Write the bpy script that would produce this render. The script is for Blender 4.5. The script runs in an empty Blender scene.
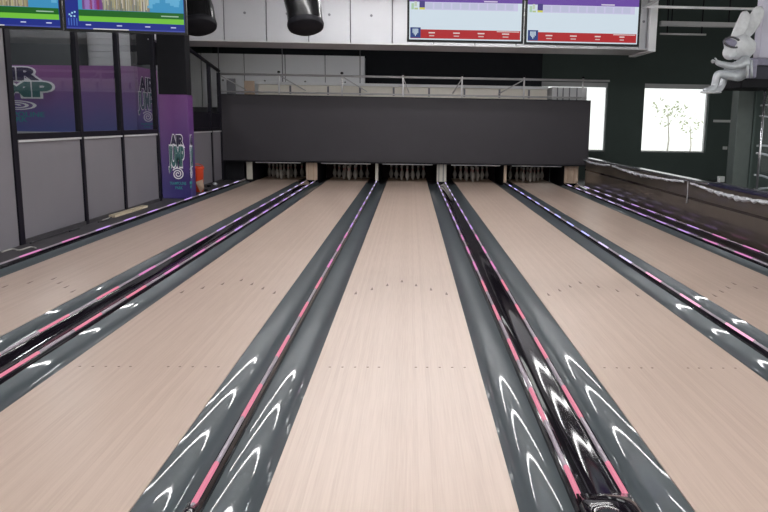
import bpy, bmesh, math, random
from mathutils import Vector, Matrix
random.seed(4)
S = bpy.context.scene
COL = S.collection
PI = math.pi

# ------------------------------------------------------------------ camera
YAW, PIT, CH, F, PPX, ROLL = .0427, .1732, 1.5815, 764.23, 441.15, .0162
fw = Vector((math.sin(YAW)*math.cos(PIT), math.cos(YAW)*math.cos(PIT), -math.sin(PIT)))
r0 = Vector((math.cos(YAW), -math.sin(YAW), 0)); u0 = r0.cross(fw)
cr, sr = math.cos(ROLL), math.sin(ROLL)
RT = r0*cr + u0*sr
UP = u0*cr - r0*sr
cd = bpy.data.cameras.new('camera'); cam = bpy.data.objects.new('camera', cd); COL.objects.link(cam)
m = Matrix((RT, UP, -fw)).transposed().to_4x4(); m.translation = Vector((0, 0, CH))
cam.matrix_world = m
cd.sensor_width = 36; cd.lens = 36*F/768; cd.shift_x = -(PPX-384)/768
cd.clip_start = .05; cd.clip_end = 300
S.camera = cam

def at(px, py, **k):
    """point on an axis plane seen at a pixel of the photograph"""
    v = fw + RT*((px-PPX)/F) - UP*((py-256)/F)
    ax = 'XYZ'.index(list(k)[0]); val = list(k.values())[0]
    o = Vector((0, 0, CH)); return o + v*((val-o[ax])/v[ax])

# ------------------------------------------------------------------ materials
MATS = {}
def mat(name, col, rough=.5, metal=0, emis=None, es=0, noise=0, nscale=8, bump=0, spec=.5, coat=0, trans=0, stretch=(1,1,1), ior=1.45, bscale=None):
    if name in MATS: return MATS[name]
    m = bpy.data.materials.new(name); m.use_nodes = True; MATS[name] = m
    nt = m.node_tree; b = nt.nodes['Principled BSDF']
    b.inputs['Base Color'].default_value = (*col, 1)
    b.inputs['Roughness'].default_value = rough; b.inputs['Metallic'].default_value = metal
    b.inputs['Specular IOR Level'].default_value = spec; b.inputs['IOR'].default_value = ior
    b.inputs['Coat Weight'].default_value = coat; b.inputs['Coat Roughness'].default_value = .08
    b.inputs['Transmission Weight'].default_value = trans
    if emis: b.inputs['Emission Color'].default_value = (*emis, 1); b.inputs['Emission Strength'].default_value = es
    tc = nt.nodes.new('ShaderNodeTexCoord'); mp = nt.nodes.new('ShaderNodeMapping')
    mp.inputs['Scale'].default_value = stretch
    nt.links.new(tc.outputs['Object'], mp.inputs['Vector'])
    n = nt.nodes.new('ShaderNodeTexNoise'); n.inputs['Scale'].default_value = nscale; n.inputs['Detail'].default_value = 4
    nt.links.new(mp.outputs[0], n.inputs['Vector'])
    if noise:
        mr = nt.nodes.new('ShaderNodeMapRange'); mr.inputs[3].default_value = 1-noise; mr.inputs[4].default_value = 1+noise
        nt.links.new(n.outputs[0], mr.inputs[0])
        vm = nt.nodes.new('ShaderNodeVectorMath'); vm.operation = 'SCALE'; vm.inputs[0].default_value = col
        nt.links.new(mr.outputs[0], vm.inputs['Scale']); nt.links.new(vm.outputs[0], b.inputs['Base Color'])
    if bump:
        bp = nt.nodes.new('ShaderNodeBump'); bp.inputs['Strength'].default_value = bump; bp.inputs['Distance'].default_value = .01
        nt.links.new(n.outputs[0], bp.inputs['Height']); nt.links.new(bp.outputs[0], b.inputs['Normal'])
    return m

def lane_material():
    m = bpy.data.materials.new('lane_wood'); m.use_nodes = True
    nt = m.node_tree; b = nt.nodes['Principled BSDF']; L = nt.links.new; N = nt.nodes.new
    geo = N('ShaderNodeNewGeometry'); sep = N('ShaderNodeSeparateXYZ'); L(geo.outputs['Position'], sep.inputs[0])
    # boards 27 mm wide running down the lane
    q = N('ShaderNodeMath'); q.operation = 'DIVIDE'; L(sep.outputs[0], q.inputs[0]); q.inputs[1].default_value = .02735
    fl = N('ShaderNodeMath'); fl.operation = 'FLOOR'; L(q.outputs[0], fl.inputs[0])
    wn = N('ShaderNodeTexWhiteNoise'); wn.noise_dimensions = '1D'; L(fl.outputs[0], wn.inputs['W'])
    mp = N('ShaderNodeMapping'); mp.inputs['Scale'].default_value = (1, .022, 1); L(geo.outputs['Position'], mp.inputs[0])
    n = N('ShaderNodeTexNoise'); n.inputs['Scale'].default_value = 110; n.inputs['Detail'].default_value = 6; L(mp.outputs[0], n.inputs[0])
    n2 = N('ShaderNodeTexNoise'); n2.inputs['Scale'].default_value = 1.1; n2.inputs['Detail'].default_value = 3; L(geo.outputs['Position'], n2.inputs[0])
    a = N('ShaderNodeMath'); a.operation = 'MULTIPLY_ADD'; L(wn.outputs[0], a.inputs[0]); a.inputs[1].default_value = .30; L(n.outputs[0], a.inputs[2])
    a2 = N('ShaderNodeMath'); a2.operation = 'MULTIPLY_ADD'; L(n2.outputs[0], a2.inputs[0]); a2.inputs[1].default_value = .35; L(a.outputs[0], a2.inputs[2])
    cr_ = N('ShaderNodeValToRGB'); L(a2.outputs[0], cr_.inputs[0])
    e = cr_.color_ramp.elements
    e[0].position = .45; e[0].color = (.50, .378, .310, 1); e[1].position = 1.0; e[1].color = (.585, .456, .382, 1)
    L(cr_.outputs[0], b.inputs['Base Color'])
    b.inputs['Roughness'].default_value = .42; b.inputs['Specular IOR Level'].default_value = .35
    b.inputs['Coat Weight'].default_value = .35; b.inputs['Coat Roughness'].default_value = .27
    return m

M_lane = lane_material()
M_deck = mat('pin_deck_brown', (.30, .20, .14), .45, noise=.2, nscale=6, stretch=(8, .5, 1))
M_gut = mat('gutter_plastic', (.064, .079, .088), .40, noise=.12, nscale=3, coat=.42, spec=.2)
M_gut.node_tree.nodes['Principled BSDF'].inputs['Coat Roughness'].default_value = .035
M_cap = mat('divider_gloss_black', (.010, .008, .012), .06, noise=.2, nscale=5, coat=0, spec=.28)
M_blk = mat('matt_black', (.010, .010, .013), .55, noise=.2, spec=.15)
M_tube = mat('led_tube_grey', (.34, .29, .34), .3, noise=.1)
M_dark = mat('dark_floor', (.055, .052, .058), .55, noise=.4, nscale=5)
M_mask = mat('masking_charcoal', (.030, .027, .034), .6, noise=.1, nscale=2)
M_wallg = mat('wall_dark_green', (.062, .086, .080), .7, noise=.12, nscale=1.5)
M_wblack = mat('wall_black', (.009, .011, .016), .8, noise=.2)
M_white = mat('panel_white', (.46, .47, .50), .5, noise=.05, nscale=2)
M_wbr = mat('panel_bright_white', (.82, .83, .86), .5, noise=.05, nscale=2)
M_white2 = mat('panel_light_grey', (.50, .50, .52), .55, noise=.05, nscale=2)
M_seam = mat('panel_seam', (.16, .16, .18), .6, noise=.1)
M_frame = mat('frame_black', (.010, .009, .015), .45, noise=.2, spec=.15)
M_grey = mat('lower_panel_grey', (.20, .19, .215), .5, noise=.06, nscale=2)
M_lip = mat('transom_lip_grey', (.55, .55, .57), .4, noise=.05)
M_metal = mat('rail_metal', (.50, .49, .51), .4, .2, noise=.1)
M_beige = mat('machine_cover_cream', (.70, .66, .60), .5, noise=.1, nscale=3)
M_wood = mat('kickback_tan', (.50, .38, .29), .5, noise=.12, nscale=4, stretch=(6, 6, .6))
M_pale = mat('kickback_pale', (.55, .52, .46), .45, noise=.1)
M_pin = mat('pin_white', (.40, .36, .33), .25, noise=.04)
M_red = mat('pin_stripe_red', (.5, .02, .03), .3, noise=.1)
M_pit = mat('pit_curtain', (.02, .008, .01), .9, noise=.4)
M_duct = mat('duct_gloss_black', (.008, .008, .009), .25, noise=.2, coat=.15, spec=.3)
M_bezel = mat('bezel_black', (.008, .009, .010), .35, noise=.1, spec=.2)
M_wallR = mat('low_wall_gloss_brown', (.066, .055, .044), .30, noise=.25, nscale=3, coat=.5)
M_steel = mat('cap_rail_aluminium', (.55, .56, .60), .22, .9, noise=.1)
M_navy = mat('cap_rail_navy', (.015, .015, .05), .25, noise=.2)
M_film = mat('crumpled_film', (.60, .62, .66), .3, noise=.2, nscale=20)
M_silver = mat('figure_silver', (.50, .53, .57), .32, .25, bump=.8, noise=.25, nscale=14)
M_figw = mat('figure_white', (.62, .64, .67), .45, noise=.3, nscale=12, bump=.6)
M_fgrey = mat('figure_pack_grey', (.24, .23, .32), .4, noise=.3, nscale=20)
M_vis = mat('figure_visor_dark', (.10, .10, .11), .15, .3, noise=.2)
M_col = mat('column_grey_green', (.085, .105, .10), .5, noise=.15)
M_orange = mat('orange_plastic', (.62, .06, .018), .4, noise=.1)
M_card = mat('cardboard', (.46, .33, .25), .8, noise=.12)
M_plank = mat('plank_raw', (.56, .48, .36), .7, noise=.15)
M_cable = mat('cable_dark', (.03, .03, .035), .5, noise=.1)
M_cablew = mat('cable_pale', (.5, .48, .46), .5, noise=.1)
M_mark = mat('lane_marker_brown', (.16, .10, .08), .5, noise=.1)
M_lamp = mat('lamp_diffuser', (.8, .8, .8), .4, emis=(1, .98, .97), es=50, noise=.01)
M_filld = mat('fill_diffuser_dim', (.8, .8, .8), .4, emis=(1, .98, .97), es=5, noise=.01)  # glow of the fill lamp added behind the bulkhead
M_lamph = mat('lamp_housing', (.5, .5, .52), .4, noise=.05)
M_teal = mat('print_teal', (.05, .33, .36), .5, noise=.1)
M_prw = mat('print_white', (.92, .90, .95), .5, noise=.05)
M_prd = mat('print_dark_violet', (.055, .045, .10), .5, noise=.15)
M_prg = mat('print_green_grey', (.07, .17, .18), .5, noise=.15)
M_switch = mat('switch_white', (.7, .72, .72), .4, noise=.03)
M_shut = mat('shutter_grey', (.20, .21, .23), .5, noise=.08)
M_leaf = mat('leaf_pale', (.52, .55, .38), .6, noise=.3)
M_bark = mat('bark', (.7, .66, .6), .8, noise=.3)
M_ground = mat('ground_pale', (.75, .75, .72), .8, noise=.1)
M_ceil = mat('ceiling_black', (.012, .013, .015), .9, noise=.2)
M_appr = mat('approach_wood', (.55, .43, .34), .35, noise=.1, stretch=(20, .5, 1))

def glass_mat():
    m = bpy.data.materials.new('pane_glass'); m.use_nodes = True
    nt = m.node_tree; b = nt.nodes['Principled BSDF']; out = nt.nodes['Material Output']
    tr = nt.nodes.new('ShaderNodeBsdfTransparent'); tr.inputs[0].default_value = (.90, .92, .93, 1)
    gl = nt.nodes.new('ShaderNodeBsdfGlossy'); gl.inputs['Roughness'].default_value = .03
    fr = nt.nodes.new('ShaderNodeFresnel'); fr.inputs[0].default_value = 1.35
    ge = nt.nodes.new('ShaderNodeNewGeometry'); iv = nt.nodes.new('ShaderNodeMath'); iv.operation = 'SUBTRACT'; iv.inputs[0].default_value = 1; nt.links.new(ge.outputs['Backfacing'], iv.inputs[1])
    ml = nt.nodes.new('ShaderNodeMath'); ml.operation = 'MULTIPLY'; nt.links.new(fr.outputs[0], ml.inputs[0]); nt.links.new(iv.outputs[0], ml.inputs[1])
    mx = nt.nodes.new('ShaderNodeMixShader')
    nt.links.new(ml.outputs[0], mx.inputs[0]); nt.links.new(tr.outputs[0], mx.inputs[1]); nt.links.new(gl.outputs[0], mx.inputs[2])
    nt.links.new(mx.outputs[0], out.inputs[0]); nt.nodes.remove(b); return m
M_glass = glass_mat()

def gradient_mat(name, lo, hi, zlo, zhi):
    """printed colour ramp, fixed to the print itself"""
    m = bpy.data.materials.new(name); m.use_nodes = True
    nt = m.node_tree; b = nt.nodes['Principled BSDF']; L = nt.links.new; N = nt.nodes.new
    geo = N('ShaderNodeNewGeometry'); sep = N('ShaderNodeSeparateXYZ'); L(geo.outputs['Position'], sep.inputs[0])
    mr = N('ShaderNodeMapRange'); mr.inputs[1].default_value = zlo; mr.inputs[2].default_value = zhi; L(sep.outputs[2], mr.inputs[0])
    n = N('ShaderNodeTexNoise'); n.inputs['Scale'].default_value = 1.3; L(geo.outputs['Position'], n.inputs[0])
    a = N('ShaderNodeMath'); a.operation = 'MULTIPLY_ADD'; L(n.outputs[0], a.inputs[0]); a.inputs[1].default_value = .5; L(mr.outputs[0], a.inputs[2])
    s = N('ShaderNodeMath'); s.operation = 'SUBTRACT'; L(a.outputs[0], s.inputs[0]); s.inputs[1].default_value = .25
    c = N('ShaderNodeValToRGB'); L(s.outputs[0], c.inputs[0])
    c.color_ramp.elements[0].color = (*lo, 1); c.color_ramp.elements[1].color = (*hi, 1)
    L(c.outputs[0], b.inputs['Base Color']); b.inputs['Roughness'].default_value = .4
    return m
M_banner = gradient_mat('banner_print', (.11, .13, .38), (.32, .13, .34), 1.3, 2.5)
M_wrap = gradient_mat('pillar_wrap_print', (.048, .036, .20), (.145, .042, .19), .1, 1.9)

def emit(name, col, s=1.0):
    return mat(name, (0.01, 0.01, 0.01), .3, emis=col, es=s, noise=.01, spec=.12)

# ------------------------------------------------------------------ mesh helpers
def box(bm, x0, x1, y0, y1, z0, z1, mi=0):
    vs = [bm.verts.new(p) for p in ((x0,y0,z0),(x1,y0,z0),(x1,y1,z0),(x0,y1,z0),(x0,y0,z1),(x1,y0,z1),(x1,y1,z1),(x0,y1,z1))]
    for f in ((3,2,1,0),(4,5,6,7),(0,1,5,4),(1,2,6,5),(2,3,7,6),(3,0,4,7)):
        fc = bm.faces.new([vs[i] for i in f]); fc.material_index = mi
def tube(bm, pts, r, n=8, mi=0, cap=True):
    pts = [Vector(p) for p in pts]; rings = []
    rr = r if isinstance(r, (list, tuple)) else [r]*len(pts)
    for i, p in enumerate(pts):
        t = (pts[min(i+1, len(pts)-1)] - pts[max(i-1, 0)]).normalized()
        a = Vector((0, 0, 1)) if abs(t.z) < .9 else Vector((1, 0, 0))
        u = t.cross(a).normalized(); v = u.cross(t)
        rings.append([bm.verts.new(p + u*math.cos(2*PI*k/n)*rr[i] + v*math.sin(2*PI*k/n)*rr[i]) for k in range(n)])
    for a, b in zip(rings, rings[1:]):
        for k in range(n):
            f = bm.faces.new((a[k], a[(k+1) % n], b[(k+1) % n], b[k])); f.smooth = True; f.material_index = mi
    if cap:
        for R_ in (rings[0], rings[-1]):
            f = bm.faces.new(R_); f.material_index = mi
def lathe(bm, prof, c=(0,0,0), n=20):
    rings = []
    for r, z in prof:
        rings.append([bm.verts.new((c[0]+r*math.cos(2*PI*k/n), c[1]+r*math.sin(2*PI*k/n), c[2]+z)) for k in range(n)])
    for a, b in zip(rings, rings[1:]):
        for k in range(n):
            f = bm.faces.new((a[k], a[(k+1) % n], b[(k+1) % n], b[k])); f.smooth = True
    bm.faces.new(rings[0]); bm.faces.new(rings[-1])
def ellip(bm, c, r, rot=None, n=16, mi=0):
    M = Matrix.Translation(Vector(c)) @ (rot.to_4x4() if rot else Matrix.Identity(4)) @ Matrix.Diagonal((*r, 1))
    res = bmesh.ops.create_uvsphere(bm, u_segments=n, v_segments=max(6, n*2//3), radius=1, matrix=M)
    fs = set()
    for v in res['verts']:
        for f in v.link_faces: fs.add(f)
    for f in fs: f.smooth = True; f.material_index = mi
def profile_y(bm, prof, y0, y1, closed=True, smooth=True):
    """profile [(x,z)] swept along Y"""
    A = [bm.verts.new((x, y0, z)) for x, z in prof]; B = [bm.verts.new((x, y1, z)) for x, z in prof]
    n = len(prof)
    for k in range(n if closed else n-1):
        f = bm.faces.new((A[k], A[(k+1) % n], B[(k+1) % n], B[k])); f.smooth = smooth
    if closed:
        bm.faces.new(A); bm.faces.new(B)
def attach(o, parent):
    off = Vector((0, 0, 0)); q = parent
    while q: off += q.location; q = q.parent
    o.data.transform(Matrix.Translation(-off)); o.parent = parent
def obj(name, bm, m, parent=None, bev=0, kind=None, sharp=False):
    bmesh.ops.recalc_face_normals(bm, faces=bm.faces[:])
    me = bpy.data.meshes.new(name); bm.to_mesh(me); bm.free()
    for x in (m if isinstance(m, (list, tuple)) else [m]): me.materials.append(x)
    o = bpy.data.objects.new(name, me); COL.objects.link(o)
    if parent: attach(o, parent)
    if sharp: me.set_sharp_from_angle(angle=math.radians(40))
    if bev:
        b = o.modifiers.new('bevel', 'BEVEL'); b.width = bev; b.segments = 2; b.limit_method = 'ANGLE'
    if kind: o['kind'] = kind
    return o
def bx(name, dims, m, parent=None, bev=0, kind=None):
    bm = bmesh.new(); box(bm, *dims); return obj(name, bm, m, parent, bev, kind)
def tag(o, label, cat, group=None, kind=None):
    o['label'] = label; o['category'] = cat
    if group: o['group'] = group
    if kind: o['kind'] = kind
    return o
def thing(name, label, cat, loc=(0,0,0), group=None):
    o = bpy.data.objects.new(name, None); COL.objects.link(o); o.location = loc; o.empty_display_size = .1
    return tag(o, label, cat, group)
def struct(name, bm_or_dims, m, parent=None, bev=0):
    if isinstance(bm_or_dims, (tuple, list)):
        bm = bmesh.new(); box(bm, *bm_or_dims)
    else: bm = bm_or_dims
    return obj(name, bm, m, parent, bev, None if parent else 'structure')

# ------------------------------------------------------------------ lane layout
W = 1.0668
LANES = [(-4.033, -2.966), (-2.199, -1.132), (-.602, .465), (1.204, 2.271), (2.795, 3.862)]
GW = .235
Y0, YE, YD = 2.70, 20.62, 22.05     # foul line, end of bright lane, end of pin deck
LN = ['leftmost', 'second from left', 'middle', 'second from right', 'rightmost']
dot_mesh = None
for i, (xa, xb) in enumerate(LANES):
    t = thing('bowling_lane', {
        0: 'pale beige bowling lane nearest the grey panels and purple pillar, leftmost of five',
        1: 'pale beige bowling lane between the leftmost lane and the middle lane',
        2: 'pale beige bowling lane running straight up the middle of the five',
        3: 'pale beige bowling lane just right of the wide black ball return divider',
        4: 'pale beige bowling lane nearest the low brown wall, rightmost, with window glare'}[i], 'bowling lane', ((xa+xb)/2, Y0, -.04))
    bx('lane_surface', (xa, xb, Y0, YE, -.04, 0), M_lane, t)
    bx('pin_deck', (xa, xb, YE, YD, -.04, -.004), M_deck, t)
    c = (xa+xb)/2
    for k in range(-3, 4):
        x = c + k*.137 + .004*k
        ya = 7.55 - abs(k)*.185
        if i == 4 and False: continue
        bm = bmesh.new()
        pts = [(x-.012, ya-.06), (x+.012, ya-.06), (x+.008, ya), (x, ya+.06), (x-.008, ya)]
        lo = [bm.verts.new((a, b, .0004)) for a, b in pts]; hi = [bm.verts.new((a, b, .0012)) for a, b in pts]
        bm.faces.new(hi); bm.faces.new(lo)
        for q in range(5): bm.faces.new((lo[q], lo[(q+1) % 5], hi[(q+1) % 5], hi[q]))
        obj('arrow_marker', bm, M_mark, t)
    for k in (-5, -4, -3, -2, -1.1, 1.1, 2, 3, 4, 5):
        x = c + k*.082 + (.03 if k > 0 else -.03)
        bm = bmesh.new(); lathe(bm, [(.0085, .0004), (.0085, .0012)], (x, 4.8, 0), 10)
        obj('guide_dot', bm, M_mark, t)

GL = ['gutter along the left edge of the leftmost lane, below the grey panels', 'gutter along the right edge of the leftmost lane',
      'gutter along the left edge of the second lane from left', 'gutter along the right edge of the second lane from left',
      'gutter along the left edge of the middle lane', 'gutter along the right edge of the middle lane',
      'gutter along the left edge of the fourth lane from left', 'gutter along the right edge of the fourth lane from left',
      'gutter along the left edge of the rightmost lane', 'gutter along the right edge of the rightmost lane, below the brown wall']
gi = 0
for (xa, xb) in LANES:
    for side in (0, 1):
        a, b = (xa-GW, xa-.001) if side == 0 else (xb+.001, xb+GW)
        n = 20; prof = []
        for k in range(n+1):
            u = k/n; x = a+(b-a)*u
            s = 2*u-1
            prof.append((x, -.006 - .050*(1-abs(s)**2)))
        prof += [(b, -.10), (a, -.10)]
        bm = bmesh.new(); profile_y(bm, prof, Y0, 20.27)
        o = obj('bowling_gutter', bm, M_gut, sharp=True)
        tag(o, 'dark glossy ' + GL[gi], 'gutter', 'gutters beside the lanes'); gi += 1

# LED tubes: grey tube with lit sections, near ones pink, far ones violet
LEDM = [emit('led_pink', (.80, .23, .34), .95), emit('led_magenta', (.70, .24, .52), 1.0), emit('led_violet', (.55, .33, .78), 1.1), emit('led_lilac', (.62, .52, .88), 1.2)]
LEDB = [emit('led_rose_white', (.95, .45, .65), 1.2), emit('led_lilac_white', (.75, .65, .95), 1.3), emit('led_blue_white', (.50, .50, 1), 1.5), emit('led_blue', (.45, .42, 1), 1.7)]
def halfpipe(x, z, w, n=8):
    return [(x + w/2*math.cos(PI*k/n), z + w*.55*math.sin(PI*k/n)) for k in range(n+1)]
def led(parent, x, z, ph, ms, w=.023, ya=2.92, yb=20.2):
    bm = bmesh.new(); profile_y(bm, halfpipe(x, z, w), ya-.03, yb); tb = obj('led_tube', bm, M_tube, parent, sharp=True)
    y = ya + ph
    while y < yb-.5:
        m_ = ms[0] if y < 7.5 else ms[1] if y < 10.5 else ms[2] if y < 15 else ms[3]
        bm = bmesh.new(); profile_y(bm, halfpipe(x, z+.0005, w+.002), max(y, ya), y+.5)
        obj('lit_section', bm, m_, tb, sharp=True)
        y += 1.045
def divider(label, xa, xb, leds, ms, wide):
    t = thing('lane_divider', label, 'lane divider', ((xa+xb)/2, 2.9, -.1))
    if wide:
        bm = bmesh.new()
        profile_y(bm, [(xa, -.10), (xa, .006), (xa+.012, .022), (xa+.05, .022), (xa+.055, .016)] + [(xa+.06+(xb-xa-.12)*q/10, .014-.022*(1-(q/5-1)**2)) for q in range(11)] + [(xb-.055, .016), (xb-.05, .022), (xb-.012, .022), (xb, .006), (xb, -.10)], 2.89, 20.25, smooth=True)
        obj('black_cap', bm, M_cap, t, sharp=True)
        for x, ph in leds: led(t, x, .022, ph, ms)
    else:
        bm = bmesh.new()
        profile_y(bm, [(xa, -.10), (xa, .012), (xa+.012, .034), (xb-.012, .034), (xb, .012), (xb, -.10)], 2.89, 20.25, smooth=False)
        obj('black_cap', bm, M_cap, t)
        for x, ph in leds: led(t, x, .034, ph, ms)
    return t
e = .001
divider('low black ledge with pink lit strip left of the leftmost lane', -4.033-GW-.075, -4.033-GW-e, [(-4.033-GW-.038, .35)], LEDM, False)
divider('wide black divider with two dashed purple strips between first and second lanes from left', -2.966+GW+e, -2.199-GW-e, [(-2.966+GW+.032, .5), (-2.199-GW-.032, .55)], LEDM, True)
tn = divider('narrow black divider with one pink strip left of the middle lane', -1.132+GW+e, -.602-GW-e, [(-.867, -.12)], LEDM, False)
tw = divider('wide black divider with two pink strips right of the middle lane', .465+GW+e, 1.204-GW-e, [(.465+GW+.032, -.14), (1.204-GW-.032, -.10)], LEDM, True)
divider('narrow black divider with a whitish blue strip left of the rightmost lane', 2.271+GW+e, 2.795-GW-e, [(2.533, .3)], LEDB, False)
divider('wide black ledge with two strips along the foot of the low brown wall', 3.862+GW+e, 4.50, [(3.862+GW+.032, .75), (4.455, .2)], LEDM, True)

# hoods at the near ends of two dividers
def hood(name, label, xa, xb, h, yb):
    n = 12; bm = bmesh.new(); rows = []
    for j in range(9):
        v = j/8; y = 2.2 + (yb-2.2)*v; s = math.sqrt(max(0, 1-max(0, (v-.55)/.45)**2.4))
        rows.append([bm.verts.new((xa+(xb-xa)*(.5+(k/n-.5)*(.9+.1*s)), y, .036+(h*math.sin(PI*k/n)**.6)*s)) for k in range(n+1)])
    for A, B in zip(rows, rows[1:]):
        for k in range(n): f = bm.faces.new((A[k], A[k+1], B[k+1], B[k])); f.smooth = True
    bm.faces.new(rows[0])
    o = obj(name, bm, M_cap); sm = o.modifiers.new('solid', 'SOLIDIFY'); sm.thickness = .006
    return tag(o, label, 'hood')
hood('ball_return_hood', 'glossy black rounded hood at the near end of the wide two strip divider', .705, .965, .06, 3.0)
hood('divider_end_cap', 'small glossy black end cap on the near end of the narrow pink strip divider', -.895, -.838, .03, 2.94)

# ------------------------------------------------------------------ room shell
struct('floor', (-13, 13.5, -4, 24.3, -.22, -.10), M_dark)
struct('floor_approach', (-4.6, 4.6, -4, Y0-.02, -.09, 0), M_appr)
struct('floor_ledge', (-4.86, -4.347, -4, 20.3, -.09, .004), M_dark)
struct('ceiling', (-13, 13.5, -4, 24.3, 6.0, 6.2), M_ceil)
# back wall with two window openings
bm = bmesh.new()
wz0, wz1 = .76, 2.87
for a, b, z0, z1 in ((-13, 4.02, -.1, 6), (4.02, 6.12, -.1, wz0), (4.02, 6.12, wz1, 6), (6.12, 7.27, -.1, 6), (7.27, 9.32, -.1, wz0), (7.27, 9.32, wz1, 6), (9.32, 13.5, -.1, 6)):
    box(bm, a, b, 24, 24.3, z0, z1)
struct('wall_back', bm, M_wallg)
struct('wall_right', (13.2, 13.5, 14, 24, -.1, 6), M_wallg)
struct('wall_far_left', (-13, -12.8, 4, 24, -.1, 6), M_grey)
for i_, (a, b) in enumerate(((4.02, 6.12), (7.27, 9.32))):
    w = thing('window_%d' % (i_+1), '', '', ((a+b)/2, 24.1, wz0)); del w['label']; del w['category']; w['kind'] = 'structure'
    bm = bmesh.new()
    box(bm, a, b, 24.05, 24.2, wz1-.14, wz1); box(bm, a, b, 24.1, 24.2, wz0, wz0+.04)
    box(bm, a, a+.03, 24.1, 24.2, wz0+.04, wz1-.14); box(bm, b-.03, b, 24.1, 24.2, wz0+.04, wz1-.14)
    obj('window_frame', bm, M_lip, w)
    bx('window_pane', (a+.03, b-.03, 24.14, 24.146, wz0+.04, wz1-.14), M_glass, w)
# black upper curtain wall above the machines
struct('wall_black_curtain', (-5.8, at(542, 75, Y=23.3).x, 23.3, 23.4, 2.0, 6.0), M_wblack)

# outside: pale ground and leafy trees seen small through the bright windows
struct('ground_outside', (-5, 40, 25, 60, -.4, -.3), M_ground)
def tree(x, y, z, r, n, label):
    t = thing('leafy_tree', label, 'tree', (x, y, -.3), 'trees outside the bright windows')
    bm = bmesh.new(); tube(bm, [(x, y, -.3), (x+.1, y, z*.5), (x, y, z)], [.05, .035, .02], 8); obj('trunk', bm, M_bark, t)
    bm = bmesh.new()
    for _ in range(n):
        p = Vector((random.gauss(0, 1), random.gauss(0, 1), random.gauss(0, .8)))*r*.5 + Vector((x, y, z))
        a = Vector((random.random()-.5, random.random()-.5, random.random()-.5)).normalized(); b = a.orthogonal().normalized()
        s = .10
        bm.faces.new([bm.verts.new(p+v) for v in (a*s, b*s*.5, -a*s, -b*s*.5)])
    obj('foliage', bm, M_leaf, t)
p = at(668, 113, Y=30); tree(p.x, 30, p.z, .65, 60, 'pale leafy tree outside, seen in the middle of the wide bright window')
p = at(690, 126, Y=32); tree(p.x, 32, p.z, .5, 30, 'sparse low tree outside, seen low on the right of the wide bright window')

# ------------------------------------------------------------------ left glazed partition
PX = -4.80
wl = bpy.data.objects.new('wall_left', None); COL.objects.link(wl); wl.location = (PX, 9.5, 0); wl['kind'] = 'structure'
posts = [9.55, 11.48, 13.08, 14.87]
YB = 20.2
def post(y, w=.085, z1=4.6, z0=.004):
    return bx('partition_post', (PX-.05, PX+.03, y-w/2, y+w/2, z0, z1), M_frame, wl, .004)
for y in posts: post(y, .12 if y < 10 else .09)
post(18.9, .09, 2.9); post(19.85, .09, 2.72)
segs = [(9.615, 11.43), (11.53, 13.03), (13.13, 14.82), (15.72, 18.855), (18.945, 19.80)]
bx('solid_panel', (PX-.03, PX+.01, 4.0, 9.485, .004, 4.6), M_grey, wl)
for n_, (a, b) in enumerate(segs):
    bx('lower_panel', (PX-.03, PX+.005, a, b, .06, 1.255), M_grey, wl)
    bx('bottom_rail', (PX-.045, PX+.025, a, b, .004, .055), M_dark, wl)
    bx('transom_lip', (PX-.03, PX+.035, a, b, 1.258, 1.285), M_lip, wl)
    bx('transom', (PX-.045, PX+.025, a, b, 1.287, 1.365), M_frame, wl)
    if n_ < 3: bx('glass_pane', (PX-.012, PX-.004, a, b, 1.37, 4.5), M_glass, wl)
# sloping top rail beyond the pillar
bm = bmesh.new(); tube(bm, [(PX, 16.35, 3.16), (PX, 19.85, 2.76)], .04, 8); obj('sloping_rail', bm, M_frame, wl)
bx('black_infill', (PX-.025, PX-.005, 16.9, 19.80, 1.37, 1.72), M_frame, wl)

# room behind the glass
bx('x', (0, .1, 0, .1, 0, .1), M_grey); bpy.data.objects.remove(bpy.data.objects['x'])
struct('wall_side_room', (-12.8, -5.95, 19.9, 20.05, -.1, 6), M_shut)
a = at(80, 20, Y=19.5); b = at(131, 66, Y=19.5)
t = thing('roller_shutter', 'light grey ribbed roller shutter behind the glass, above the purple banner', 'shutter', ((a.x+b.x)/2, 19.5, -.1))
bm = bmesh.new(); z = -.1
while z < 4.6:
    box(bm, a.x, b.x, 19.52, 19.68, z, z+.148); z += .155
obj('shutter_slats', bm, M_white2, t)
bx('guide_rail', (b.x, b.x+.07, 19.5, 19.7, -.1, 4.6), M_frame, t)
a = at(14, 60, Y=18.9); b = at(76, 20, Y=18.9)
o = bx('dark_cabinet_wall', (a.x-2.0, b.x, 18.9, 19.45, -.10, 4.6), mat('cabinet_dark_grey', (.05, .055, .06), .5, noise=.1))
tag(o, 'tall dark grey cabinet behind the glass, above the left half of the purple banner', 'cabinet')
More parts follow.
